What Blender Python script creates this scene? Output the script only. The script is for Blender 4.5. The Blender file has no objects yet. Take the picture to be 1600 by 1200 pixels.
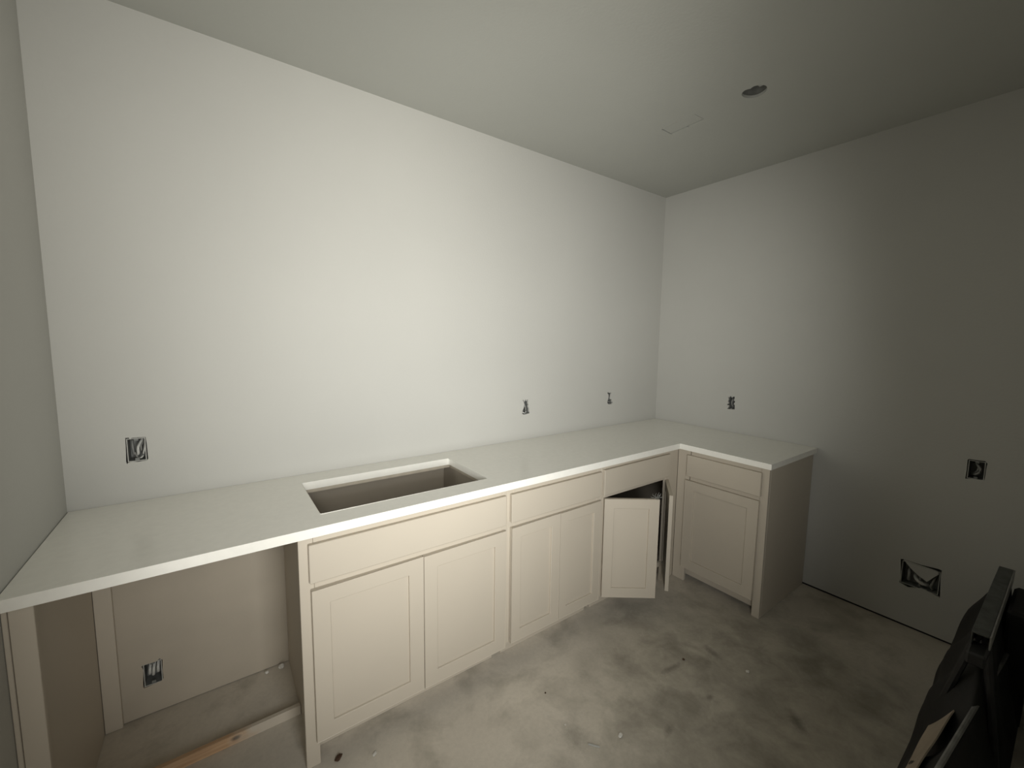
import bpy, bmesh, math, random
from mathutils import Vector, Matrix
from mathutils.geometry import tessellate_polygon
from mathutils import noise as mnoise

random.seed(7)
S = bpy.context.scene
COL = S.collection

# ------------------------------------------------------------------ camera
yaw, pitch, roll = math.radians(-35.7476), math.radians(5.8355), math.radians(0.7131)
fw = Vector((-math.sin(yaw)*math.cos(pitch), math.cos(yaw)*math.cos(pitch), -math.sin(pitch)))
rt = Vector((math.cos(yaw), math.sin(yaw), 0))
up = rt.cross(fw)
rt2 = rt*math.cos(roll) + up*math.sin(roll)
up2 = -rt*math.sin(roll) + up*math.cos(roll)
cam_data = bpy.data.cameras.new('camera')
cam = bpy.data.objects.new('camera', cam_data)
COL.objects.link(cam)
M = Matrix((rt2, up2, -fw)).transposed().to_4x4()
M.translation = Vector((0.4642, -2.1431, 1.5575))
cam.matrix_world = M
cam_data.sensor_width = 36
cam_data.lens = 648.8/1600*36
cam_data.clip_start = 0.02
S.camera = cam

# ------------------------------------------------------------------ light
world = bpy.data.worlds.new('world')
S.world = world
world.use_nodes = True
world.node_tree.nodes['Background'].inputs[0].default_value = (0.75, 0.85, 1.0, 1)
world.node_tree.nodes['Background'].inputs[1].default_value = 0.02

def area(name, x, z, sx, sz, weight, spread, turn, tilt, color):
    """added lamp in the front opening, standing in for daylight from behind"""
    d = bpy.data.lights.new(name, 'AREA')
    d.shape = 'RECTANGLE'; d.size = sx; d.size_y = sz
    d.energy = 52*sx*sz*weight; d.color = color; d.spread = math.radians(spread)
    o = bpy.data.objects.new(name, d)
    COL.objects.link(o)
    o.location = (x, -2.275, z)
    o.rotation_euler = (math.radians(90+tilt), 0, math.radians(-turn))
    return o

WARM, NEUTRAL, COOL, LOW = (1.0, 0.97, 0.89), (1.0, 0.985, 0.93), (0.985, 0.985, 0.955), (1.0, 0.95, 0.86)
area('daylight_middle', 0.75, 1.10, 0.40, 0.60, 1.13, 100, 25, 0, COOL)
area('daylight_left_high', 0.30, 1.75, 0.40, 0.60, 0.39, 100, 25, 0, WARM)
area('daylight_top', 1.25, 2.35, 0.40, 0.60, 0.27, 100, 0, 0, WARM)
area('daylight_low', 0.30, 0.45, 0.40, 0.60, 0.09, 100, 0, 0, LOW)
area('daylight_beam_middle', 0.75, 1.75, 0.40, 0.60, 0.07, 50, 45, 0, NEUTRAL)
area('daylight_beam_right', 1.25, 1.75, 0.40, 0.60, 0.05, 50, 45, 0, NEUTRAL)
area('bounce_fill_right', 1.25, 1.20, 0.40, 0.60, 0.17, 70, 0, 30, NEUTRAL)  # added upward lamps standing in for light thrown up off the floor
area('bounce_fill_left', 0.30, 1.20, 0.40, 0.60, 0.11, 70, 0, 30, NEUTRAL)
area('bounce_fill_turned', 1.25, 1.20, 0.40, 0.60, 0.10, 70, 30, 30, NEUTRAL)

vs = S.view_settings
vs.view_transform = 'Standard'
vs.look = 'None'
vs.exposure = 0.0
vs.gamma = 1.0
vs.use_curve_mapping = False
S.display_settings.display_device = 'sRGB'

# ------------------------------------------------------------------ room dimensions (metres)
L, H = 3.534, 2.741          # width of the room, ceiling height
YF = -2.26                   # inner face of the wall with the doorway
ZC, TC = 0.914, 0.033        # counter top height, slab thickness
YN = -0.6195                 # face-frame plane of the long run
XN = 2.9145                  # face-frame plane of the short run
DT = 0.019                   # door thickness
DW = 0.0127                  # drywall thickness

# ------------------------------------------------------------------ materials
def new_mat(name):
    m = bpy.data.materials.new(name)
    m.use_nodes = True
    nt = m.node_tree
    return m, nt, nt.nodes['Principled BSDF']

def mat(name, col, rough=0.6, metal=0.0, var=0.0, vscale=6.0, bump=0.0, bscale=200.0, spec=0.5, detail=3.0):
    m, nt, b = new_mat(name)
    b.inputs['Base Color'].default_value = (*col, 1)
    b.inputs['Roughness'].default_value = rough
    b.inputs['Metallic'].default_value = metal
    b.inputs['Specular IOR Level'].default_value = spec
    tc = nt.nodes.new('ShaderNodeTexCoord')
    if var:
        n = nt.nodes.new('ShaderNodeTexNoise')
        n.inputs['Scale'].default_value = vscale; n.inputs['Detail'].default_value = detail
        nt.links.new(tc.outputs['Object'], n.inputs['Vector'])
        r = nt.nodes.new('ShaderNodeMapRange')
        r.inputs['From Min'].default_value = 0.3; r.inputs['From Max'].default_value = 0.7
        r.inputs['To Min'].default_value = 1-var; r.inputs['To Max'].default_value = 1+var
        nt.links.new(n.outputs['Fac'], r.inputs['Value'])
        mx = nt.nodes.new('ShaderNodeMix'); mx.data_type = 'RGBA'; mx.blend_type = 'MULTIPLY'
        mx.inputs['Factor'].default_value = 1
        mx.inputs['A'].default_value = (*col, 1)
        nt.links.new(r.outputs['Result'], mx.inputs['B'])
        nt.links.new(mx.outputs['Result'], b.inputs['Base Color'])
    if bump:
        n2 = nt.nodes.new('ShaderNodeTexNoise')
        n2.inputs['Scale'].default_value = bscale; n2.inputs['Detail'].default_value = 2
        nt.links.new(tc.outputs['Object'], n2.inputs['Vector'])
        bp = nt.nodes.new('ShaderNodeBump')
        bp.inputs['Strength'].default_value = bump; bp.inputs['Distance'].default_value = 0.002
        nt.links.new(n2.outputs['Fac'], bp.inputs['Height'])
        nt.links.new(bp.outputs['Normal'], b.inputs['Normal'])
    return m

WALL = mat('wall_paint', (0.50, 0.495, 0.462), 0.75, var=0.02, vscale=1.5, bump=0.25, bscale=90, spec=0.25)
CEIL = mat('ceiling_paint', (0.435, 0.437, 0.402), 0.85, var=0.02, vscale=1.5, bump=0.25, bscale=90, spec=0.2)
CAB = mat('cabinet_paint', (0.51, 0.457, 0.376), 0.42, var=0.015, vscale=3, bump=0.05, bscale=120, spec=0.4)
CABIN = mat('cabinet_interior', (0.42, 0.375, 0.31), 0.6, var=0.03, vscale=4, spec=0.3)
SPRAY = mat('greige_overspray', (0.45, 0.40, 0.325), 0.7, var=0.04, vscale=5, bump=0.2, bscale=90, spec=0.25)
QUARTZ = mat('quartz', (0.87, 0.855, 0.79), 0.22, var=0.02, vscale=40, spec=0.75)
PLY = mat('plywood', (0.46, 0.41, 0.33), 0.7, var=0.08, vscale=25)
GAP = mat('gap_shade', (0.012, 0.011, 0.010), 0.9)  # near black painted in for the shade inside gaps
STUD = mat('stud_wood', (0.10, 0.08, 0.055), 0.8, var=0.2, vscale=20)
DBOX = mat('box_plastic', (0.17, 0.175, 0.165), 0.5, var=0.1, vscale=40)
RIM = mat('oversprayed_rim', (0.40, 0.40, 0.37), 0.6, var=0.1, vscale=60)
WIRE = mat('cable_white', (0.55, 0.55, 0.52), 0.45, var=0.06, vscale=60)
WIREG = mat('cable_grey', (0.24, 0.24, 0.225), 0.5, var=0.06, vscale=60)
COPPER = mat('bare_copper', (0.45, 0.22, 0.10), 0.4, metal=1.0, var=0.1, vscale=80)
FLAKE = mat('plaster_white', (0.62, 0.60, 0.55), 0.85, var=0.1, vscale=200)
BROWN = mat('brown_scrap', (0.07, 0.035, 0.018), 0.7, var=0.3, vscale=300)
METAL = mat('grey_steel', (0.34, 0.34, 0.33), 0.38, metal=0.7, var=0.2, vscale=30)
DARKM = mat('dark_steel', (0.10, 0.105, 0.10), 0.45, metal=0.5, var=0.3, vscale=25)
BLACKM = mat('black_steel', (0.02, 0.02, 0.02), 0.45, var=0.2, vscale=30)
TARP = mat('black_tarp', (0.011, 0.010, 0.009), 0.75, var=0.35, vscale=9, bump=0.5, bscale=60)
CARD = mat('brown_cardboard', (0.33, 0.275, 0.21), 0.85, var=0.18, vscale=8)
WRAP = mat('thin_plastic', (0.42, 0.42, 0.40), 0.25, var=0.1, vscale=100)
CANM = mat('can_metal', (0.22, 0.22, 0.20), 0.5, metal=0.2, var=0.2, vscale=30)

SMEARS = [(2.186, -1.098, -5, 0.085, 0.020, 0.62), (2.45, -1.15, -105, 0.07, 0.028, 0.64), (2.388, -1.124, -80, 0.085, 0.022, 1.22),
          (2.356, -1.57, -135, 0.075, 0.030, 0.60), (2.172, -1.292, -6, 0.04, 0.018, 0.70), (1.89, -1.281, 10, 0.045, 0.02, 0.70),
          (1.562, -1.10, -59, 0.12, 0.075, 0.82)]

def concrete():
    m, nt, b = new_mat('concrete')
    tc = nt.nodes.new('ShaderNodeTexCoord')
    def noise(scale, detail, rough=0.55, dist=0.0):
        n = nt.nodes.new('ShaderNodeTexNoise')
        n.inputs['Scale'].default_value = scale; n.inputs['Detail'].default_value = detail
        n.inputs['Roughness'].default_value = rough; n.inputs['Distortion'].default_value = dist
        nt.links.new(tc.outputs['Object'], n.inputs['Vector'])
        return n.outputs['Fac']
    def ramp(src, p0, c0, p1, c1):
        r = nt.nodes.new('ShaderNodeValToRGB')
        r.color_ramp.elements[0].position = p0; r.color_ramp.elements[0].color = (*c0, 1)
        r.color_ramp.elements[1].position = p1; r.color_ramp.elements[1].color = (*c1, 1)
        nt.links.new(src, r.inputs['Fac'])
        return r.outputs['Color']
    def mul(a, c):
        x = nt.nodes.new('ShaderNodeMix'); x.data_type = 'RGBA'; x.blend_type = 'MULTIPLY'
        x.inputs['Factor'].default_value = 1
        nt.links.new(a, x.inputs['A']); nt.links.new(c, x.inputs['B'])
        return x.outputs['Result']
    def smear_mask(src, shade):
        r = nt.nodes.new('ShaderNodeMapRange')
        r.inputs['From Min'].default_value = 0.7; r.inputs['From Max'].default_value = 1.45
        r.inputs['To Min'].default_value = shade; r.inputs['To Max'].default_value = 1.0
        nt.links.new(src, r.inputs['Value'])
        return r.outputs['Result']
    base = ramp(noise(1.6, 5, 0.55, 0.2), 0.32, (0.48, 0.44, 0.375), 0.68, (0.61, 0.56, 0.475))
    fine = ramp(noise(60, 4, 0.65), 0.25, (0.93, 0.93, 0.93), 0.75, (1.05, 1.05, 1.05))
    smear = ramp(noise(4.5, 6, 0.6, 0.3), 0.34, (0.74, 0.74, 0.73), 0.52, (1, 1, 1))
    c = mul(mul(base, fine), smear)
    # walked-on, dustier part of the slab away from the long run of cabinets
    sep = nt.nodes.new('ShaderNodeVectorMath'); sep.operation = 'DISTANCE'
    sep.inputs[1].default_value = (2.35, -1.45, 0)
    nt.links.new(tc.outputs['Object'], sep.inputs[0])
    wob = nt.nodes.new('ShaderNodeMath'); wob.operation = 'MULTIPLY_ADD'
    nt.links.new(noise(5, 5, 0.6), wob.inputs[0]); wob.inputs[1].default_value = 0.5
    nt.links.new(sep.outputs['Value'], wob.inputs[2])
    near = nt.nodes.new('ShaderNodeMapRange')
    near.inputs['From Min'].default_value = 0.75; near.inputs['From Max'].default_value = 1.15
    near.inputs['To Min'].default_value = 1; near.inputs['To Max'].default_value = 0
    nt.links.new(wob.outputs[0], near.inputs['Value'])
    scuff = ramp(noise(8, 6, 0.62, 0.5), 0.36, (0.60, 0.60, 0.58), 0.64, (0.80, 0.80, 0.78))
    mx = nt.nodes.new('ShaderNodeMix'); mx.data_type = 'RGBA'
    mx.inputs['A'].default_value = (1, 1, 1, 1)
    nt.links.new(near.outputs['Result'], mx.inputs['Factor'])
    nt.links.new(scuff, mx.inputs['B'])
    c = mul(c, mx.outputs['Result'])
    # single boot smears and a pale scrape
    wv = noise(30, 3, 0.6)
    for sx_, sy_, an, ln, wd, shade in SMEARS:
        mp = nt.nodes.new('ShaderNodeMapping'); mp.vector_type = 'TEXTURE'
        mp.inputs['Location'].default_value = (sx_, sy_, 0)
        mp.inputs['Rotation'].default_value = (0, 0, math.radians(an))
        mp.inputs['Scale'].default_value = (ln, wd, 1)
        nt.links.new(tc.outputs['Object'], mp.inputs['Vector'])
        le = nt.nodes.new('ShaderNodeVectorMath'); le.operation = 'LENGTH'
        nt.links.new(mp.outputs['Vector'], le.inputs[0])
        aw = nt.nodes.new('ShaderNodeMath'); aw.operation = 'MULTIPLY_ADD'
        nt.links.new(wv, aw.inputs[0]); aw.inputs[1].default_value = 1.0
        nt.links.new(le.outputs['Value'], aw.inputs[2])
        c = mul(c, smear_mask(aw.outputs[0], shade))
    nt.links.new(c, b.inputs['Base Color'])
    b.inputs['Roughness'].default_value = 0.6
    b.inputs['Specular IOR Level'].default_value = 0.3
    bp = nt.nodes.new('ShaderNodeBump')
    bp.inputs['Strength'].default_value = 0.25; bp.inputs['Distance'].default_value = 0.004
    nt.links.new(noise(35, 5, 0.6), bp.inputs['Height'])
    nt.links.new(bp.outputs['Normal'], b.inputs['Normal'])
    return m
CONC = concrete()

def pine():
    # bare pine at one end, cabinet paint brushed over the other, one knot
    m, nt, b = new_mat('pine_half_painted')
    tc = nt.nodes.new('ShaderNodeTexCoord')
    mp = nt.nodes.new('ShaderNodeMapping'); mp.inputs['Scale'].default_value = (3, 60, 60)
    nt.links.new(tc.outputs['Object'], mp.inputs['Vector'])
    n = nt.nodes.new('ShaderNodeTexNoise'); n.inputs['Scale'].default_value = 2; n.inputs['Detail'].default_value = 4
    nt.links.new(mp.outputs['Vector'], n.inputs['Vector'])
    r = nt.nodes.new('ShaderNodeValToRGB')
    r.color_ramp.elements[0].position = 0.3; r.color_ramp.elements[0].color = (0.40, 0.24, 0.13, 1)
    r.color_ramp.elements[1].position = 0.7; r.color_ramp.elements[1].color = (0.55, 0.37, 0.22, 1)
    nt.links.new(n.outputs['Fac'], r.inputs['Fac'])
    d = nt.nodes.new('ShaderNodeVectorMath'); d.operation = 'DISTANCE'
    mp2 = nt.nodes.new('ShaderNodeMapping'); mp2.inputs['Scale'].default_value = (0.55, 0.25, 1)
    nt.links.new(tc.outputs['Object'], mp2.inputs['Vector'])
    nt.links.new(mp2.outputs['Vector'], d.inputs[0])
    d.inputs[1].default_value = (0.408*0.55, 0, 0.026)
    kr = nt.nodes.new('ShaderNodeValToRGB')
    kr.color_ramp.elements[0].position = 0.005; kr.color_ramp.elements[0].color = (0.07, 0.035, 0.012, 1)
    kr.color_ramp.elements[1].position = 0.011; kr.color_ramp.elements[1].color = (1, 1, 1, 1)
    nt.links.new(d.outputs['Value'], kr.inputs['Fac'])
    mk = nt.nodes.new('ShaderNodeMix'); mk.data_type = 'RGBA'; mk.blend_type = 'MULTIPLY'; mk.inputs['Factor'].default_value = 1
    nt.links.new(r.outputs['Color'], mk.inputs['A']); nt.links.new(kr.outputs['Color'], mk.inputs['B'])
    sx = nt.nodes.new('ShaderNodeSeparateXYZ'); nt.links.new(tc.outputs['Object'], sx.inputs[0])
    n3 = nt.nodes.new('ShaderNodeTexNoise'); n3.inputs['Scale'].default_value = 22
    nt.links.new(tc.outputs['Object'], n3.inputs['Vector'])
    ad = nt.nodes.new('ShaderNodeMath'); ad.operation = 'MULTIPLY_ADD'
    nt.links.new(n3.outputs['Fac'], ad.inputs[0]); ad.inputs[1].default_value = 0.10
    nt.links.new(sx.outputs['X'], ad.inputs[2])
    mr = nt.nodes.new('ShaderNodeMapRange')
    mr.inputs['From Min'].default_value = 0.44; mr.inputs['From Max'].default_value = 0.52
    nt.links.new(ad.outputs[0], mr.inputs['Value'])
    mx = nt.nodes.new('ShaderNodeMix'); mx.data_type = 'RGBA'
    nt.links.new(mr.outputs['Result'], mx.inputs['Factor'])
    nt.links.new(mk.outputs['Result'], mx.inputs['A'])
    mx.inputs['B'].default_value = (0.51, 0.457, 0.376, 1)
    nt.links.new(mx.outputs['Result'], b.inputs['Base Color'])
    b.inputs['Roughness'].default_value = 0.6
    return m
PINE = pine()

# ------------------------------------------------------------------ helpers
def tag(o, label=None, cat=None, group=None, kind=None):
    if label: o['label'] = label
    if cat: o['category'] = cat
    if group: o['group'] = group
    if kind: o['kind'] = kind
    return o

WORLD_LOC = {}
def base_of(parent):
    return WORLD_LOC.get(parent.name, Vector((0, 0, 0))) if parent else Vector((0, 0, 0))

def empty(name, loc, label, cat, group=None, rotz=0.0):
    o = bpy.data.objects.new(name, None)
    o.empty_display_size = 0.1
    COL.objects.link(o)
    o.location = loc
    o.rotation_euler = (0, 0, rotz)
    WORLD_LOC[o.name] = Vector(loc)
    return tag(o, label, cat, group)

def obj(name, bm, material, parent=None, smooth=False, local=False, loc=None, rotz=0.0):
    """link a bmesh as one object. Unless local, the bmesh is in world coordinates
    and is shifted so that it sits correctly under its (unrotated) parent."""
    bmesh.ops.recalc_face_normals(bm, faces=bm.faces)
    if not local and parent is not None:
        bmesh.ops.translate(bm, verts=bm.verts, vec=-base_of(parent))
    me = bpy.data.meshes.new(name)
    bm.to_mesh(me); bm.free()
    for mm in (material if isinstance(material, (list, tuple)) else [material]):
        me.materials.append(mm)
    if smooth:
        for p in me.polygons: p.use_smooth = True
    o = bpy.data.objects.new(name, me)
    COL.objects.link(o)
    if parent is not None:
        o.parent = parent
    WORLD_LOC[o.name] = base_of(parent)
    if loc is not None:
        o.location = loc
        WORLD_LOC[o.name] = base_of(parent) + Vector(loc)
    o.rotation_euler = (0, 0, rotz)
    return o

def BM(): return bmesh.new()

def box(bm, x0, x1, y0, y1, z0, z1, bev=0.0):
    vs_ = [bm.verts.new(p) for p in ((x0,y0,z0),(x1,y0,z0),(x1,y1,z0),(x0,y1,z0),(x0,y0,z1),(x1,y0,z1),(x1,y1,z1),(x0,y1,z1))]
    fs = [bm.faces.new([vs_[i] for i in f]) for f in ((0,3,2,1),(4,5,6,7),(0,1,5,4),(1,2,6,5),(2,3,7,6),(3,0,4,7))]
    if bev:
        es = list({e for f in fs for e in f.edges})
        bmesh.ops.bevel(bm, geom=es, offset=bev, segments=1, affect='EDGES', profile=0.5)
    return bm

def bx(*a, bev=0.0015):
    return box(BM(), *a, bev=bev)

def holed(bm, outer, holes, depth, to3):
    """plate with polygon holes: outer and holes are 2-D loops, to3(u, v, d) gives the point at depth d behind the face"""
    loops = [outer] + holes
    flat = [p for lp in loops for p in lp]
    tris = tessellate_polygon([[Vector((u, v, 0)) for u, v in lp] for lp in loops])
    rows = []
    for d in (0, depth):
        rows.append([bm.verts.new(to3(u, v, d)) for u, v in flat])
    for t in tris:
        try:
            bm.faces.new([rows[0][i] for i in t]); bm.faces.new([rows[1][i] for i in reversed(t)])
        except ValueError: pass
    k = 0
    for lp in loops:
        n = len(lp)
        for i in range(n):
            a, b_ = k+i, k+(i+1) % n
            bm.faces.new([rows[0][a], rows[0][b_], rows[1][b_], rows[1][a]])
        k += n
    return bm

def tube(bm, pts, r, n=8, cap=True):
    pts = [Vector(p) for p in pts]
    rings = []
    ref = Vector((0.31, 0.17, 0.93)).normalized()
    for i, p in enumerate(pts):
        t = (pts[min(i+1, len(pts)-1)] - pts[max(i-1, 0)]).normalized()
        a = t.cross(ref)
        if a.length < 0.05: a = t.cross(Vector((1, 0, 0)))
        a.normalize(); b_ = t.cross(a)
        rr = r[i] if isinstance(r, (list, tuple)) else r
        rings.append([bm.verts.new(p + a*rr*math.cos(2*math.pi*k/n) + b_*rr*math.sin(2*math.pi*k/n)) for k in range(n)])
    for i in range(len(rings)-1):
        for k in range(n):
            bm.faces.new([rings[i][k], rings[i][(k+1) % n], rings[i+1][(k+1) % n], rings[i+1][k]])
    if cap:
        bm.faces.new(rings[0]); bm.faces.new(list(reversed(rings[-1])))
    return bm

def curve_pts(ctrl, n=10):
    """Catmull-Rom through the control points"""
    c = [Vector(p) for p in ctrl]
    c = [c[0]*2 - c[1]] + c + [c[-1]*2 - c[-2]]
    out = []
    for i in range(1, len(c)-2):
        for k in range(n):
            t = k/n
            p0, p1, p2, p3 = c[i-1:i+3]
            out.append(0.5*((2*p1) + (p2-p0)*t + (2*p0-5*p1+4*p2-p3)*t*t + (3*p1-p0-3*p2+p3)*t**3))
    out.append(c[-2])
    return out

# ------------------------------------------------------------------ openings in the drywall (local u, v outlines)
HOLES = {
 'out1': (0.2025, 1.1175, [(-0.0295,0.0515),(-0.0195,0.0515),(-0.0165,0.0465),(-0.0105,0.0495),(0.0095,0.0495),(0.0295,0.0485),(0.0315,0.0235),(0.0325,-0.0325),(0.0325,-0.0405),(0.0275,-0.0455),(0.0015,-0.0475),(-0.0125,-0.0445),(-0.0265,-0.0465),(-0.0305,-0.0515),(-0.0325,-0.0435),(-0.0305,0.0075)]),
 'out2': (2.123, 1.13, [(-0.029,0.047),(-0.02,0.048),(-0.013,0.033),(-0.009,0.048),(0.0,0.049),(0.003,0.037),(0.006,0.048),(0.016,0.048),(0.016,0.02),(0.022,0.016),(0.017,0.002),(0.026,-0.013),(0.029,-0.046),(0.013,-0.046),(0.006,-0.049),(-0.02,-0.049),(-0.029,-0.044),(-0.029,-0.026),(-0.021,-0.009),(-0.014,0.017),(-0.02,0.033)]),
 'out3': (2.9455, 1.13, [(-0.0335,0.048),(-0.0175,0.047),(-0.0075,0.042),(0.0015,0.046),(0.0155,0.045),(0.0085,0.028),(0.0045,-0.006),(0.0245,-0.017),(0.0225,-0.029),(0.0335,-0.033),(0.0265,-0.044),(-0.0125,-0.048),(-0.0305,-0.035),(-0.0315,-0.021),(-0.0205,0.006),(-0.0185,0.031),(-0.0295,0.035)]),
 'under': (0.197, 0.1765, [(-0.033,0.0435),(-0.028,0.0485),(-0.008,0.0465),(0.013,0.0465),(0.024,0.0535),(0.033,0.0445),(0.031,-0.0025),(0.032,-0.0375),(0.026,-0.0465),(0.002,-0.0495),(-0.03,-0.0535),(-0.033,-0.0465),(-0.028,0.0265)]),
 'r1': (0.6335, 1.13, [(-0.0265,0.042),(-0.0165,0.038),(-0.0125,0.047),(-0.0015,0.048),(0.0035,0.038),(0.0095,0.047),(0.0225,0.048),(0.0225,0.033),(0.0185,0.022),(0.0275,0.013),(0.0235,0.003),(0.0185,-0.008),(0.0265,-0.012),(0.0285,-0.045),(-0.0015,-0.048),(-0.0265,-0.048),(-0.0165,-0.034),(-0.0155,-0.021),(-0.0285,-0.019),(-0.0285,-0.012),(-0.0185,-0.009),(-0.0185,0.0),(-0.0255,0.01),(-0.0205,0.019),(-0.0205,0.028)]),
 'r2': (1.8595, 0.946, [(-0.0335,0.046),(-0.0285,0.052),(-0.0145,0.051),(0.0255,0.053),(0.0335,0.043),(0.0315,0.01),(0.0315,-0.014),(0.0305,-0.044),(0.0265,-0.043),(0.0025,-0.046),(-0.0125,-0.047),(-0.0335,-0.053),(-0.0325,-0.008)]),
 'r3': (1.7065, 0.3055, [(-0.0835,0.0685),(-0.0735,0.0725),(0.0005,0.0725),(0.0645,0.0795),(0.0785,0.0775),(0.0765,0.0475),(0.0835,-0.0735),(0.0745,-0.0705),(0.0515,-0.0645),(0.0105,-0.0575),(-0.0425,-0.0795),(-0.0785,-0.0655),(-0.0745,-0.0375)]),
}
def hole_loop(k):
    cu, cv, P = HOLES[k]
    return [(cu+u, cv+v) for u, v in P]

# ------------------------------------------------------------------ structure
bm = bx(-2.6, L+0.1, -6.1, 0.12, -0.1, 0.0, bev=0)
tag(obj('floor', bm, CONC), 'smudged grey concrete floor', kind='structure')

def struct(name, bm, m, label=None):
    return tag(obj(name, bm, m), label, kind='structure')

wb = holed(BM(), [(0.692, 0.003), (L+0.12, 0.003), (L+0.12, H+0.1), (-0.12, H+0.1), (-0.12, ZC-0.02), (0.692, ZC-0.02)],
           [hole_loop(k) for k in ('out1', 'out2', 'out3')], DW, lambda u, v, d: (u, d, v))
o = struct('wall_back', wb, WALL, 'long painted drywall behind the counter')
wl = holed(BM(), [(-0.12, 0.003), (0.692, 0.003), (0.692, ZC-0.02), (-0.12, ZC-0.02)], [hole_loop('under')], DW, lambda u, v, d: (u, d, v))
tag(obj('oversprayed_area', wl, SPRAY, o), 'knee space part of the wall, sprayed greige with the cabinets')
obj('backing', bx(-0.12, L+0.12, 0.095, 0.12, 0, H+0.1, bev=0), STUD, o)
obj('sole_plate', bx(-0.1, L+0.1, DW+0.001, 0.094, 0.0005, 0.038, bev=0), STUD, o)

wr = holed(BM(), [(0.0, 0.014), (0.0, H+0.1), (-YF+0.1, H+0.1), (-YF+0.1, 0.010)],
           [hole_loop(k) for k in ('r1', 'r2', 'r3')], DW, lambda u, v, d: (L+d, -u, v))
o = struct('wall_right', wr, WALL, 'painted drywall to the right with a dark gap along the floor')
obj('backing', bx(L+0.095, L+0.12, YF-0.1, 0.0, 0, H+0.1, bev=0), STUD, o)
obj('sole_plate', bx(L+0.003, L+0.094, YF-0.1, 0.0, 0.0005, 0.0095, bev=0), GAP, o)  # black strip painting in the shade under the drywall edge

struct('wall_left', bx(-0.12, 0, YF-0.12, 0.0, 0.0, H, bev=0), WALL, 'painted drywall at the left end of the counter')

# front wall with the doorway, its unseen opening widened to clear the lamps
DX0, DX1, DZ = 0.02, 1.75, 2.70
wf = holed(BM(), [(-0.0, 0), (DX0, 0), (DX0, DZ), (DX1, DZ), (DX1, 0), (L, 0), (L, H), (0, H)], [], 0.12, lambda u, v, d: (u, YF-d, v))
struct('wall_front', wf, WALL, 'painted drywall with the doorway')

# ceiling with a round cut-out and a rectangular cut
HC = (2.596, -1.107); HR = 0.052
circ = []
for k in range(32):
    a = 2*math.pi*k/32
    r = HR*(1+0.03*math.sin(3*a+1)) - (0.011 if k == 16 else 0.005 if k in (15, 17) else 0)
    circ.append((HC[0]+r*math.cos(a), HC[1]+r*math.sin(a)))
rect = [(2.547, -0.633), (2.552, -0.636), (2.636, -0.636), (2.643, -0.632), (2.645, -0.638), (2.640, -0.643),
        (2.639, -0.732), (2.646, -0.735), (2.646, -0.742), (2.639, -0.745), (2.637, -0.830), (2.641, -0.838), (2.635, -0.837), (2.551, -0.832), (2.550, -0.640)]
ce = holed(BM(), [(-0.12, 0.0), (L, 0.0), (L, YF-0.12), (-0.12, YF-0.12)], [circ, rect], DW, lambda u, v, d: (u, v, H+d))
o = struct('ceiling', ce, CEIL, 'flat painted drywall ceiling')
obj('backing', bx(-0.12, L, YF-0.12, 0.0, H+0.17, H+0.19, bev=0), STUD, o)

# the room behind the doorway, with its window
struct('wall_far', holed(BM(), [(-2.6, 0), (L, 0), (L, H), (-2.6, H)], [[(-1.25, 0.6), (0.55, 0.6), (0.55, 2.45), (-1.25, 2.45)]], 0.12, lambda u, v, d: (u, -5.98-d, v)), WALL)
struct('wall_hall_left', bx(-2.6, -2.5, -5.98, YF-0.12, 0, H, bev=0), WALL)
struct('wall_hall_right', bx(L, L+0.1, -5.98, YF-0.12, 0, H, bev=0), WALL)
struct('wall_hall_front', bx(-2.5, -0.0, YF-0.13, YF-0.12, 0, H, bev=0), WALL)
struct('ceiling_hall', bx(-2.6, L+0.1, -6.1, YF-0.12, H, H+0.1, bev=0), CEIL)
bmw = BM()
for a in ((-1.25, -1.2, 0.6, 2.45), (0.5, 0.55, 0.6, 2.45), (-1.2, 0.5, 0.6, 0.65), (-1.2, 0.5, 2.4, 2.45), (-0.37, -0.33, 0.65, 2.4)):
    box(bmw, a[0], a[1], -6.07, -6.03, a[2], a[3], bev=0.002)
tag(obj('window_1', bmw, RIM), kind='structure')

# ------------------------------------------------------------------ countertop
# outline of the slab: long run to the back wall, short run to the right wall
d = 0.6469
CX = L-d
YE = -1.1889
cx0, cx1 = 0.003, L-0.002
outl = [(cx0, -0.002), (cx0, -d), (CX, -d), (CX, YE), (cx1, YE), (cx1, -0.002)]
sink = [(0.757, -0.137), (1.488, -0.137), (1.488, -0.537), (0.757, -0.537)]
def rounded(loop, r, n=4):
    out = []
    m = len(loop)
    for i in range(m):
        p0, p1, p2 = Vector((*loop[i-1], 0)), Vector((*loop[i], 0)), Vector((*loop[(i+1) % m], 0))
        a, c = (p0-p1).normalized(), (p2-p1).normalized()
        for k in range(n+1):
            t = k/n
            q = (1-t)**2*(p1+a*r) + 2*t*(1-t)*p1 + t*t*(p1+c*r)
            out.append((q.x, q.y))
    return out
ct = empty('countertop', (1.7, -0.32, ZC-TC), 'pale quartz L-shaped countertop with a rectangular sink cutout', 'countertop')
sb = holed(BM(), outl, [rounded(sink, 0.010)], TC, lambda u, v, dd: (u, v, ZC-dd))
es = [e for e in sb.edges if len(e.link_faces) == 2 and abs(e.link_faces[0].normal.dot(e.link_faces[1].normal)) < 0.3]
sb.normal_update()
es = [e for e in sb.edges if len(e.link_faces) == 2 and e.calc_face_angle(0) > 0.6 and all(v.co.z > ZC-0.001 for v in e.verts)
      and not all(v.co.y > -0.01 for v in e.verts) and not all(v.co.x < 0.01 for v in e.verts) and not all(v.co.x > L-0.01 for v in e.verts)]
bmesh.ops.bevel(sb, geom=es, offset=0.002, segments=2, affect='EDGES', profile=0.5)
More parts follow.
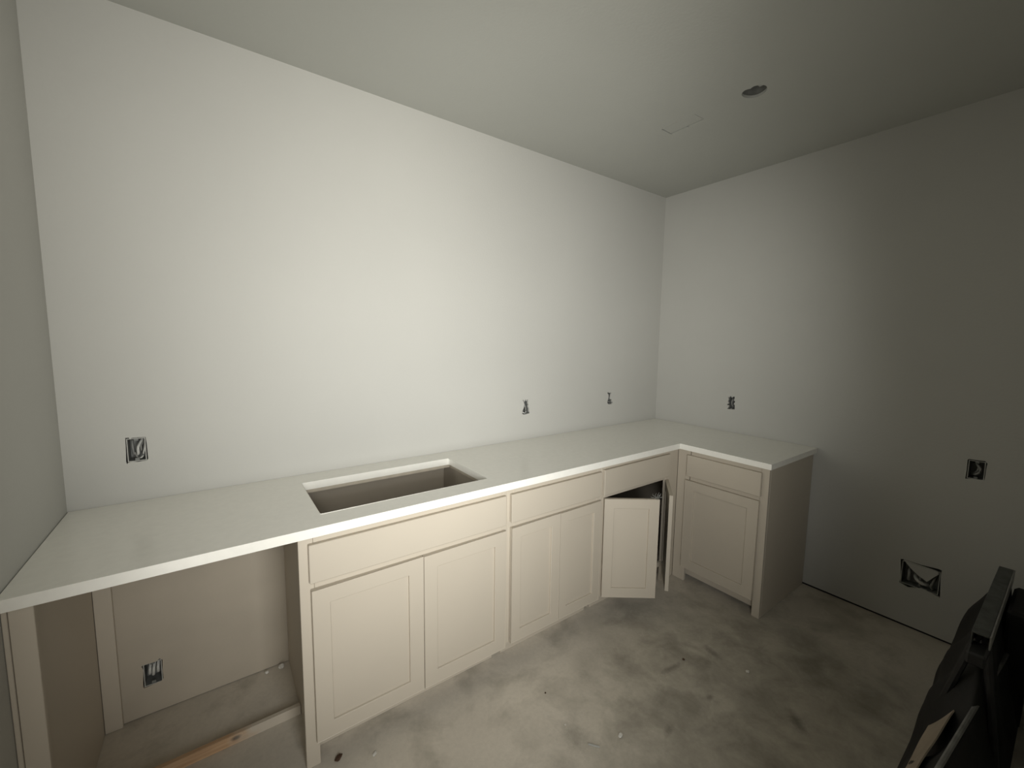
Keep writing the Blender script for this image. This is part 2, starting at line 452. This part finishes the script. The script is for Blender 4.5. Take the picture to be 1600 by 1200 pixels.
obj('slab', sb, QUARTZ, ct)
ZT = ZC-TC-0.001     # underside of the slab

# ------------------------------------------------------------------ cabinets
def shaker(bm_frame, w, h, t, rail=0.060):
    """frame of a shaker door in local coordinates: x 0..w, y 0 (front) .. t, z 0..h"""
    outer = [(0, 0), (w, 0), (w, h), (0, h)]
    inner = [(rail, rail), (w-rail, rail), (w-rail, h-rail), (rail, h-rail)]
    holed(bm_frame, outer, [inner], t, lambda u, v, dd: (u, dd, v))
    bm_frame.normal_update()
    e2 = [e for e in bm_frame.edges if len(e.link_faces) == 2 and e.calc_face_angle(0) > 0.6 and all(v.co.y < 0.0005 for v in e.verts)]
    bmesh.ops.bevel(bm_frame, geom=e2, offset=0.0016, segments=1, affect='EDGES', profile=0.5)
    return bm_frame

def door(parent, origin, w, h, rotz=0.0, label=None, rail=0.060, back=True):
    """origin: world position of the lower left front corner; local x runs along the door"""
    fr = shaker(BM(), w, h, DT, rail)
    rel = Vector(origin) - base_of(parent)
    do = obj('door', fr, CAB, parent, local=True, loc=rel, rotz=rotz)
    pb = box(BM(), rail-0.004, w-rail+0.004, 0.0095, 0.0155, rail-0.004, h-rail+0.004)
    p = obj('panel', pb, CAB, do, local=True)
    if label: do['label'] = label
    return do

def drawer_front(parent, origin, w, h, rotz=0.0, name='drawer_front'):
    b_ = box(BM(), 0, w, 0, DT, 0, h, bev=0.002)
    return obj(name, b_, CAB, parent, local=True, loc=Vector(origin)-base_of(parent), rotz=rotz)

YD = YN-DT-0.001     # door face of the long run
def side_bm(x0, x1, full=False):
    pts = [(-0.004, 0.0005), (-0.004, ZT), (YN+0.0195, ZT)]
    pts += [(YN+0.0195, 0.0005)] if full else [(YN+0.0195, 0.103), (-0.533, 0.103), (-0.533, 0.0005)]
    return holed(BM(), pts, [], x1-x0, lambda u, v, dd: (x0+dd, u, v))
# ---- sink cabinet (x 0.667 .. 1.540)
sc = empty('sink_cabinet', (1.1, -0.32, 0.0), 'widest greige base cabinet under the sink cutout, with two shaker doors', 'cabinet', 'greige base cabinets')
obj('side_panel', bx(0.690, 0.706, YN+0.0195, -0.004, 0.0005, ZT), CAB, sc)
obj('side_panel', side_bm(1.512, 1.528), CABIN, sc)
obj('back_panel', bx(0.707, 1.511, -0.030, -0.018, 0.12, ZT-0.018), CABIN, sc)
obj('bottom_panel', bx(0.707, 1.511, YN+0.0195, -0.031, 0.10, 0.116), CABIN, sc)
obj('toe_kick', bx(0.707, 1.511, -0.546, -0.534, 0.0005, 0.099), CAB, sc)
pd_out = [(0.7075, -0.031), (0.7075, -0.599), (1.5105, -0.599), (1.5105, -0.031)]
pd_in = [(0.750, -0.131), (1.494, -0.131), (1.494, -0.543), (0.750, -0.543)]
obj('plywood_deck', holed(BM(), pd_out, [pd_in], 0.016, lambda u, v, dd: (u, v, ZT-dd)), PLY, sc)
obj('stile', bx(0.667, 0.714, YN, YN+0.019, 0.0005, ZT), CAB, sc)
obj('stile', bx(1.514, 1.5395, YN, YN+0.019, 0.104, ZT), CAB, sc)
obj('rail', bx(0.7145, 1.5135, YN, YN+0.019, ZT-0.040, ZT), CAB, sc)
obj('rail', bx(0.7145, 1.5135, YN, YN+0.019, 0.680, 0.720), CAB, sc)
obj('rail', bx(0.7145, 1.5135, YN, YN+0.019, 0.106, 0.135), CAB, sc)
drawer_front(sc, (0.697, YD, 0.712), 0.828, 0.140, name='false_drawer_front')
door(sc, (0.701, YD, 0.105), 0.4135, 0.580)
door(sc, (1.1175, YD, 0.105), 0.4075, 0.580)

# ---- double-door cabinet in the middle (x 1.540 .. 2.177)
mc = empty('base_cabinet', (1.86, -0.32, 0.0), 'greige base cabinet with two narrow closed doors, right of the sink cabinet', 'cabinet', 'greige base cabinets')
obj('side_panel', side_bm(1.545, 1.561), CABIN, mc)
obj('side_panel', side_bm(2.152, 2.168), CABIN, mc)
obj('back_panel', bx(1.562, 2.151, -0.030, -0.018, 0.12, ZT-0.018), CABIN, mc)
obj('bottom_panel', bx(1.562, 2.151, YN+0.0195, -0.031, 0.10, 0.116), CABIN, mc)
obj('toe_kick', bx(1.562, 2.151, -0.546, -0.534, 0.0005, 0.099), CAB, mc)
obj('stile', bx(1.540, 1.573, YN, YN+0.019, 0.104, ZT), CAB, mc)
obj('stile', bx(2.147, 2.1765, YN, YN+0.019, 0.104, ZT), CAB, mc)
obj('rail', bx(1.5735, 2.1465, YN, YN+0.019, ZT-0.040, ZT), CAB, mc)
obj('rail', bx(1.5735, 2.1465, YN, YN+0.019, 0.680, 0.720), CAB, mc)
obj('rail', bx(1.5735, 2.1465, YN, YN+0.019, 0.106, 0.135), CAB, mc)
drawer_front(mc, (1.556, YD, 0.715), 0.609, 0.137)
door(mc, (1.558, YD, 0.112), 0.3025, 0.577, rail=0.055)
door(mc, (1.8635, YD, 0.112), 0.3015, 0.577, rail=0.055)

# ---- corner cabinet with both doors ajar (x 2.177 .. 2.914 and on into the corner)
cc = empty('corner_cabinet', (2.8, -0.32, 0.0), 'greige corner base cabinet with two doors standing ajar', 'cabinet', 'greige base cabinets')
obj('side_panel', side_bm(2.182, 2.198), CABIN, cc)
obj('side_panel', side_bm(3.510, 3.526), CABIN, cc)
obj('back_panel', bx(2.199, 3.509, -0.030, -0.018, 0.12, ZT-0.018), CABIN, cc)
obj('bottom_panel', bx(2.199, 3.509, YN+0.0195, -0.031, 0.10, 0.116), CABIN, cc)
obj('shelf', bx(2.199, 3.509, -0.36, -0.031, 0.40, 0.416), CABIN, cc)
obj('toe_kick', bx(2.199, 2.985, -0.546, -0.534, 0.0005, 0.099), CAB, cc)
obj('stile', bx(2.177, 2.207, YN, YN+0.019, 0.104, ZT), CAB, cc)
obj('stile', bx(2.785, XN-0.0005, YN, YN+0.019, 0.0005, ZT), CAB, cc)
obj('rail', bx(2.2075, 2.7845, YN, YN+0.019, ZT-0.040, ZT), CAB, cc)
obj('rail', bx(2.2075, 2.7845, YN, YN+0.019, 0.690, 0.722), CAB, cc)
obj('rail', bx(2.2075, 2.7845, YN, YN+0.019, 0.106, 0.135), CAB, cc)
drawer_front(cc, (2.188, YD, 0.713), 0.612, 0.145)
ang = math.radians(-36.5)
door(cc, (2.196, -0.6345, 0.113), 0.305, 0.579, rotz=ang, rail=0.055)
# right leaf: hinge at x 2.80, free edge towards the room; its own front faces the viewer's left hand side
ang2 = math.radians(38.5)
w2 = 0.300
hx, hy = 2.803, -0.6285
fx, fy = hx-w2*math.cos(ang2), hy-w2*math.sin(ang2)
door(cc, (fx, fy, 0.108), w2, 0.579, rotz=ang2, rail=0.055)
for zz in (0.20, 0.60):
    hb = BM()
    tube(hb, [(2.7905, YN+0.012, zz-0.02), (2.7905, YN+0.012, zz+0.02)], 0.004)
    obj('hinge', hb, METAL, cc)

# ---- short-run cabinet (faces -x; y -0.62 .. -1.172)
rc = empty('base_cabinet', (3.2, -0.9, 0.0), 'greige single-door base cabinet on the short run, with an exposed dark end panel', 'cabinet', 'greige base cabinets')
YB = -1.172
XD = XN-DT-0.001
def bxr(x0, x1, y0, y1, z0, z1): return bx(x0, x1, y0, y1, z0, z1)
obj('end_panel', bx(XN+0.0195, L-0.006, YB, YB+0.016, 0.0005, ZT), CAB, rc)
obj('side_panel', bx(XN+0.0195, L-0.026, -0.640, -0.624, 0.103, ZT), CABIN, rc)
obj('back_panel', bx(L-0.030, L-0.018, YB+0.017, -0.641, 0.12, ZT), CABIN, rc)
obj('bottom_panel', bx(XN+0.0195, L-0.031, YB+0.017, -0.641, 0.10, 0.116), CABIN, rc)
obj('toe_kick', bx(XN+0.055, XN+0.067, YB+0.017, -0.556, 0.022, 0.099), CAB, rc)
obj('stile', bx(XN, XN+0.019, YB, YB+0.042, 0.0005, ZT), CAB, rc)
obj('stile', bx(XN, XN+0.019, -0.704, YN-0.0005, 0.0005, ZT), CAB, rc)
obj('rail', bx(XN, XN+0.019, YB+0.0425, -0.7105, ZT-0.040, ZT), CAB, rc)
obj('rail', bx(XN, XN+0.019, YB+0.0425, -0.7105, 0.680, 0.720), CAB, rc)
obj('rail', bx(XN, XN+0.019, YB+0.0425, -0.7105, 0.106, 0.135), CAB, rc)
# rotz -90 deg: local x -> -y, local y -> +x
drawer_front(rc, (XD, -0.693, 0.714), 0.445, 0.137, rotz=-math.pi/2)
door(rc, (XD, -0.690, 0.103), 0.444, 0.584, rotz=-math.pi/2, rail=0.060)

# ---- leg panel at the left end of the knee space
lp = empty('end_panel', (0.035, -0.31, 0.0), 'greige end panel carrying the counter against the left wall, left of the open knee space', 'panel')
obj('side_panel', bx(0.030, 0.046, YN+0.0195, -0.0205, 0.0005, ZT), CAB, lp)
obj('stile', bx(0.0135, 0.058, YN, YN+0.019, 0.0005, ZT), CAB, lp)
obj('filler_strip', bx(0.001, 0.0115, YN+0.003, YN+0.019, 0.0005, ZT), CAB, lp)
obj('wall_cleat', bx(0.0465, 0.099, -0.019, -0.001, 0.0005, ZT), CAB, lp)

# ---- pine board on the floor of the knee space
pb = box(BM(), -0.006, 0.632, 0, 0.019, 0, 0.040, bev=0.0012)
tag(obj('pine_board', pb, PINE, local=True, loc=(0.056, -0.355, 0.0005)), 'narrow pine board on edge across the knee space floor, half painted greige, with one knot', 'board')

# ------------------------------------------------------------------ electrical boxes
def elec(key, wall, w, h, label, wires, material=DBOX, rim=RIM, dx=0.0, dz=0.0, dep=0.068, gang_bar=False):
    cu, cv, _ = HOLES[key]
    if wall == 'back': loc, rz = (cu+dx, 0.0, cv+dz), 0.0
    else: loc, rz = (L, -(cu+dx), cv+dz), -math.pi/2
    e = empty('electrical_box', loc, label, 'electrical box', 'open electrical boxes in the walls', rz)
    a, b_ = w/2, h/2
    t = 0.003
    y0 = 0.0016
    bm = BM()
    box(bm, -a, -a+t, y0, dep, -b_, b_); box(bm, a-t, a, y0, dep, -b_, b_)
    box(bm, -a+t, a-t, y0, dep, -b_, -b_+t); box(bm, -a+t, a-t, y0, dep, b_-t, b_)
    box(bm, -a+t, a-t, dep-t, dep, -b_+t, b_-t)
    obj('box_shell', bm, material, e, local=True)
    bm = BM()
    holed(bm, [(-a, -b_), (a, -b_), (a, b_), (-a, b_)], [[(-a+t, -b_+t), (a-t, -b_+t), (a-t, b_-t), (-a+t, b_-t)]], 0.0015, lambda u, v, dd: (u, y0-0.0015+dd, v))
    obj('rim', bm, rim, e, local=True)
    for s in (-1, 1):
        bm = BM()
        box(bm, -0.007, 0.007, 0.004, 0.012, s*b_-(0.012 if s > 0 else 0), s*b_+(0.012 if s < 0 else 0), bev=0.001)
        obj('screw_tab', bm, material, e, local=True)
    if gang_bar:
        bm = BM(); box(bm, -0.004, 0.004, 0.004, 0.010, -b_+t, b_-t)
        obj('divider', bm, material, e, local=True)
    for ctrl, r, m in wires:
        obj('cable', tube(BM(), curve_pts(ctrl, 7), r, 8), m, e, smooth=True, local=True)
    return e

def loop(x0, z0, x1, z1, y0=0.055, yf=0.010, sag=0.0):
    return [(x0, y0, z0), (x0*0.8+x1*0.2, (y0+yf)/2, z0*0.85+z1*0.15), (x0*0.5+x1*0.5+sag, yf, z0*0.5+z1*0.5), (x0*0.2+x1*0.8, yf+0.004, z0*0.15+z1*0.85), (x1, yf+0.016, z1)]

elec('out1', 'back', 0.056, 0.092, 'electrical box with looped white cables above the counter, near the left wall', [
    (loop(0.017, 0.040, -0.001, -0.026, sag=-0.004), 0.0048, WIRE),
    (loop(0.022, 0.036, 0.010, -0.012, sag=-0.003), 0.0026, WIREG),
    (loop(0.024, 0.034, 0.017, -0.026, sag=0.003), 0.0032, WIRE),
    ([(-0.012, 0.050, -0.020), (-0.002, 0.03, -0.036), (0.010, 0.014, -0.036), (0.016, 0.02, -0.030)], 0.003, WIRE),
    ([(-0.018, 0.056, 0.03), (-0.016, 0.045, 0.0), (-0.014, 0.05, -0.03)], 0.004, WIREG)], dx=0.0005, dz=0.0015)
elec('out2', 'back', 0.062, 0.104, 'electrical box in a ragged back wall slot, first right of the sink cutout', [
    (loop(-0.014, 0.04, 0.012, -0.03), 0.004, WIREG), (loop(0.008, 0.042, -0.012, -0.02, yf=0.016), 0.004, WIREG),
    ([(-0.02, 0.03, -0.030), (-0.008, 0.012, -0.041), (0.004, 0.014, -0.042), (0.016, 0.022, -0.034)], 0.004, WIRE)], rim=DBOX)
elec('out3', 'back', 0.070, 0.104, 'electrical box behind a narrow drywall slot in the back wall, nearest the room corner', [
    (loop(-0.010, 0.04, -0.018, -0.03), 0.004, WIREG), (loop(0.000, 0.042, -0.004, -0.02, yf=0.016), 0.0035, WIREG),
    ([(-0.024, 0.03, -0.038), (-0.004, 0.014, -0.028), (0.018, 0.02, -0.032)], 0.0045, WIREG)], rim=DBOX)
elec('under', 'back', 0.058, 0.098, 'electrical box with three hanging cables low on the back wall inside the knee space', [
    (loop(-0.008, 0.040, -0.012, -0.012), 0.0055, WIRE),
    (loop(0.006, 0.043, -0.002, -0.022), 0.0055, WIRE),
    (loop(0.018, 0.044, 0.014, -0.014), 0.0055, WIRE)], dx=0.001)
elec('r1', 'right', 0.060, 0.104, 'electrical box in a ragged dark slot in the right wall above the short counter', [
    (loop(-0.010, 0.04, 0.006, -0.03), 0.0035, WIREG), (loop(0.010, 0.040, -0.008, -0.01, yf=0.018), 0.0035, WIREG)], rim=DBOX)
elec('r2', 'right', 0.058, 0.094, 'dark single electrical box on the right wall, higher of the two beyond the cabinets', [
    ([(-0.016, 0.055, 0.030), (-0.004, 0.03, 0.026), (0.012, 0.016, 0.006), (0.008, 0.012, -0.014), (-0.004, 0.02, -0.026), (-0.012, 0.04, -0.028)], 0.0050, WIREG),
    ([(-0.006, 0.05, 0.022), (0.004, 0.025, 0.012), (0.002, 0.014, -0.006), (-0.006, 0.026, -0.02)], 0.0042, WIREG)])
e3 = elec('r3', 'right', 0.150, 0.128, 'wide two-gang electrical box with torn drywall paper, low on the right wall near the floor', [
    ([(-0.050, 0.055, 0.020), (-0.046, 0.02, 0.010), (-0.044, 0.012, -0.018), (-0.046, 0.02, -0.040)], 0.0075, WIREG),
    ([(-0.028, 0.05, -0.010), (-0.012, 0.014, -0.022), (0.012, 0.012, -0.034), (0.03, 0.03, -0.040)], 0.009, WIRE),
    ([(0.058, 0.05, 0.03), (0.052, 0.015, 0.0), (0.044, 0.012, -0.035), (0.05, 0.03, -0.055)], 0.006, WIREG)], gang_bar=True)
fl = BM()
f0 = [(-0.072, 0.071), (0.062, 0.066), (0.070, 0.052), (0.028, -0.012), (-0.006, 0.006), (-0.040, 0.034)]
va = [fl.verts.new((u, 0.0010+0.010*max(0, 0.06-v), v)) for u, v in f0]
vb = [fl.verts.new((u, 0.0022+0.010*max(0, 0.06-v), v)) for u, v in f0]
fl.faces.new(va); fl.faces.new(list(reversed(vb)))
for i in range(len(f0)):
    j = (i+1) % len(f0)
    fl.faces.new([va[i], va[j], vb[j], vb[i]])
tag(obj('paper_flap', fl, WALL, e3, local=True), 'torn flap of painted drywall paper')

# ------------------------------------------------------------------ ceiling cut-outs
lh = empty('light_housing', (HC[0], HC[1], H+DW), 'round ceiling cutout with the housing for a downlight above it', 'ceiling light')
bm = BM()
n = 28
rings = []
for rr, zz in ((0.058, DW+0.001), (0.058, 0.085), (0.040, 0.10)):
    rings.append([bm.verts.new((HC[0]+rr*math.cos(2*math.pi*k/n), HC[1]+rr*math.sin(2*math.pi*k/n), H+zz)) for k in range(n)])
for i in range(2):
    for k in range(n):
        bm.faces.new([rings[i][k], rings[i][(k+1) % n], rings[i+1][(k+1) % n], rings[i+1][k]])
bm.faces.new(rings[2])
obj('can', bm, CANM, lh, smooth=True)
jb = bx(HC[0]+0.004, HC[0]+0.034, HC[1]-0.045, HC[1]-0.005, H+0.03, H+0.075, bev=0.002)
obj('lamp_connector', jb, RIM, lh)

cp = BM()
cp_loop = [(2.5525, -0.6435), (2.6320, -0.6425), (2.6300, -0.8335), (2.5530, -0.8300)]
holed(cp, cp_loop, [], 0.011, lambda u, v, dd: (u, v, H+0.0006+dd))
o = tag(obj('drywall_plug', cp, CEIL), 'rectangular drywall plug still sitting in its cut in the ceiling, beside the round cutout', 'panel')
obj('gap_shade_plate', bx(2.545, 2.648, -0.842, -0.630, H+DW+0.0004, H+DW+0.004, bev=0), GAP, o)  # black plate added above the plug so its cut reads as shaded

# ------------------------------------------------------------------ dark folded sawhorse in the right foreground
RY, RZ = -2.012, 0.56
sh = empty('folded_stand', (2.75, -1.99, 0.0), 'dark folded stand with black fabric and grey metal rails, in the right foreground', 'stand')
bm = BM()
box(bm, 2.56, 3.30, RY-0.016, RY+0.026, RZ+0.012, RZ+0.018, bev=0.001)
box(bm, 2.56, 3.30, RY+0.022, RY+0.026, RZ-0.030, RZ+0.012, bev=0.001)
obj('top_rail', bm, DARKM, sh)
obj('rail_edge', box(BM(), 2.56, 3.30, RY-0.021, RY-0.0165, RZ-0.030, RZ+0.018, bev=0.001), METAL, sh)['label'] = 'bare grey steel edge of the top rail'
for x_ in (2.62, 3.22):
    for yf_ in (-1.885, -2.085):
        bm = tube(BM(), [(x_, RY+(0.012 if yf_ > RY else -0.004), RZ-0.002), (x_, yf_, 0.0145)], 0.012, 8)
        obj('leg', bm, BLACKM, sh)
        hb = box(BM(), x_-0.018, x_+0.018, yf_-0.016, yf_+0.016, 0.0005, 0.0145, bev=0.002)
        obj('rubber_foot', hb, BLACKM, sh)
def strip_pt(x):
    t = (x-2.12)/(3.06-2.12)
    return -1.982-0.071*t, 0.285+0.015*t
bm = tube(BM(), [(x, strip_pt(x)[0], strip_pt(x)[1]+0.010) for x in (2.06, 2.3, 2.55, 2.8, 3.06)], 0.0075, 8)
obj('lower_rail', bm, METAL, sh)['label'] = 'thin bare steel lower rail'

def sheet(fn, nu, nv, th):
    bm = BM()
    g = [[bm.verts.new(fn(i/nu, j/nv)) for j in range(nv+1)] for i in range(nu+1)]
    for i in range(nu):
        for j in range(nv):
            bm.faces.new([g[i][j], g[i+1][j], g[i+1][j+1], g[i][j+1]])
    bmesh.ops.recalc_face_normals(bm, faces=bm.faces)
    bmesh.ops.solidify(bm, geom=bm.faces[:], thickness=th)
    return bm
def smooth01(t):
    t = max(0.0, min(1.0, t)); return t*t*(3-2*t)
def fabric_fn(u, v):
    """fabric draped across the stand: v runs from the left hem over the ridge to the right hem"""
    x = 2.04 + 1.32*u
    k = smooth01((x-2.52)/0.20)
    sy, sz = strip_pt(min(x, 3.0))
    ry, rz = sy*(1-k)+(RY+0.004)*k, (sz-0.006)*(1-k)+(RZ-0.045+0.02*math.sin(14*x))*k
    if v < 0.62:
        t = v/0.62
        y = -1.862+(ry+1.862)*t**(1+0.55*k)
        z = 0.010+(rz-0.010)*t
    else:
        t = (v-0.62)/0.38
        y = ry+(-2.105-ry)*t
        z = rz+(0.010-rz)*t
    f = math.sin(math.pi*min(1, v/0.62)) if v < 0.62 else math.sin(math.pi*(v-0.62)/0.38)
    w = f*(0.016*math.sin(19*x+5*v)+0.022*mnoise.noise(Vector((6*x, 6*v, 1.3))))
    return (x+0.02*f*math.sin(7*v+3*x), y+0.5*w, max(0.010, z+w))
tag(obj('fabric', sheet(fabric_fn, 64, 26, 0.004), TARP, sh, smooth=True), 'crumpled black fabric')
def tan_fn(u, v):
    x = 2.13+0.46*u
    sy, sz = strip_pt(x)
    t = 0.40+0.33*v+0.10*u*v
    return (x+0.06*v, -1.862+(sy+1.862)*t+0.010, 0.010+(sz-0.010)*t+0.020+0.004*math.sin(11*u))
tag(obj('tan_panel', sheet(tan_fn, 10, 6, 0.004), CARD, sh), 'dusty tan panel')
bm = BM()
box(bm, 3.04, 3.34, -2.108, -2.036, 0.012, 0.495, bev=0.012)
obj('side_pouch', bm, TARP, sh)
obj('clamp', box(BM(), 2.50, 2.60, RY-0.018, RY+0.028, RZ-0.075, RZ-0.031, bev=0.006), BLACKM, sh)

# ------------------------------------------------------------------ small scraps
def chip(name, x, y, size, m, label, cat='debris', flat=0.35, seed=1, elong=1.0, rz=0.0, group=None):
    group = group or {'plaster_flake': 'plaster flakes on the floor', 'dark_speck': 'dark specks on the floor', 'rubble_lump': 'plaster lumps in the knee space'}.get(name)
    rnd = random.Random(seed)
    bm = BM()
    bmesh.ops.create_icosphere(bm, subdivisions=2, radius=size)
    for v in bm.verts:
        k = 1+0.35*(rnd.random()-0.5)
        v.co = Vector((v.co.x*elong*k, v.co.y*k, v.co.z*flat*k))
    bmesh.ops.rotate(bm, verts=bm.verts, cent=(0, 0, 0), matrix=Matrix.Rotation(rz, 3, 'Z'))
    lo = min(v.co.z for v in bm.verts)
    bmesh.ops.translate(bm, verts=bm.verts, vec=(0, 0, -lo+0.0003))
    o = obj(name, bm, m, local=True, loc=(x, y, 0))
    return tag(o, label, cat, group)
chip('plaster_flake', 1.706, -1.185, 0.008, FLAKE, 'white oval plaster flake, largest on the open floor', seed=2, elong=1.7, rz=0.3)
chip('plaster_flake', 0.886, -0.700, 0.007, FLAKE, 'pale plaster flake on the floor by the sink cabinet doors', seed=3, elong=1.4, rz=0.8)
chip('plaster_flake', 1.559, -1.024, 0.004, FLAKE, 'tiny white plaster speck on the floor, midway to the sink cabinet', seed=4)
chip('plaster_flake', 2.465, -1.321, 0.008, FLAKE, 'white speck on the dark floor toward the right wall', seed=5, elong=1.3)
chip('plaster_flake', 1.28, -1.18, 0.006, FLAKE, 'pale sliver on the floor at the bottom edge of the picture', seed=6, elong=2.0, rz=1.3)
chip('leaf_scrap', 0.770, -0.640, 0.011, BROWN, 'dark brown curled scrap on the floor beside the sink cabinet foot', seed=7, elong=1.5, rz=0.6, flat=0.5)
chip('dark_speck', 1.593, -0.859, 0.004, BROWN, 'small dark speck on the light floor in front of the middle cabinet', seed=8)
chip('dark_speck', 2.282, -1.101, 0.007, BROWN, 'dark speck in the scuffed patch of floor', seed=9)
chip('rubble_lump', 0.655, -0.030, 0.014, FLAKE, 'plaster lump in the back right corner of the knee space', seed=10, flat=0.7)
chip('rubble_lump', 0.595, -0.028, 0.009, FLAKE, 'smaller plaster lump at the wall foot in the knee space', seed=11, flat=0.7)
sv = BM()
box(sv, -0.022, 0.022, -0.003, 0.003, 0, 0.006, bev=0.001)
tag(obj('metal_strip', sv, RIM, local=True, loc=(1.589, -1.154, 0.0003), rotz=-0.9), 'short bright offcut strip on the floor beside the white oval flake', 'debris')

# tangle of thin strands clinging to the top corner of the open left door
rnd = random.Random(21)
wm = BM()
for i in range(13):
    p = [Vector((rnd.uniform(-0.004, 0.004), rnd.uniform(-0.004, 0.004), 0.0))]
    dr = Vector((rnd.uniform(-1, 1), rnd.uniform(-1, 1), rnd.uniform(-0.2, 1))).normalized()
    for k in range(4):
        p.append(p[-1]+dr*0.008+Vector((rnd.uniform(-1, 1), rnd.uniform(-1, 1), rnd.uniform(-1, 1)))*0.004)
    lo = min(q.z for q in p)
    if lo < 0: p = [q-Vector((0, 0, lo)) for q in p]
    tube(wm, curve_pts(p, 3), 0.0011, 5)
tag(obj('strand_tangle', wm, WIREG, local=True, loc=(2.446, -0.795, 0.6945)), 'tangle of thin grey strands on the top corner of the open left door', 'strands')
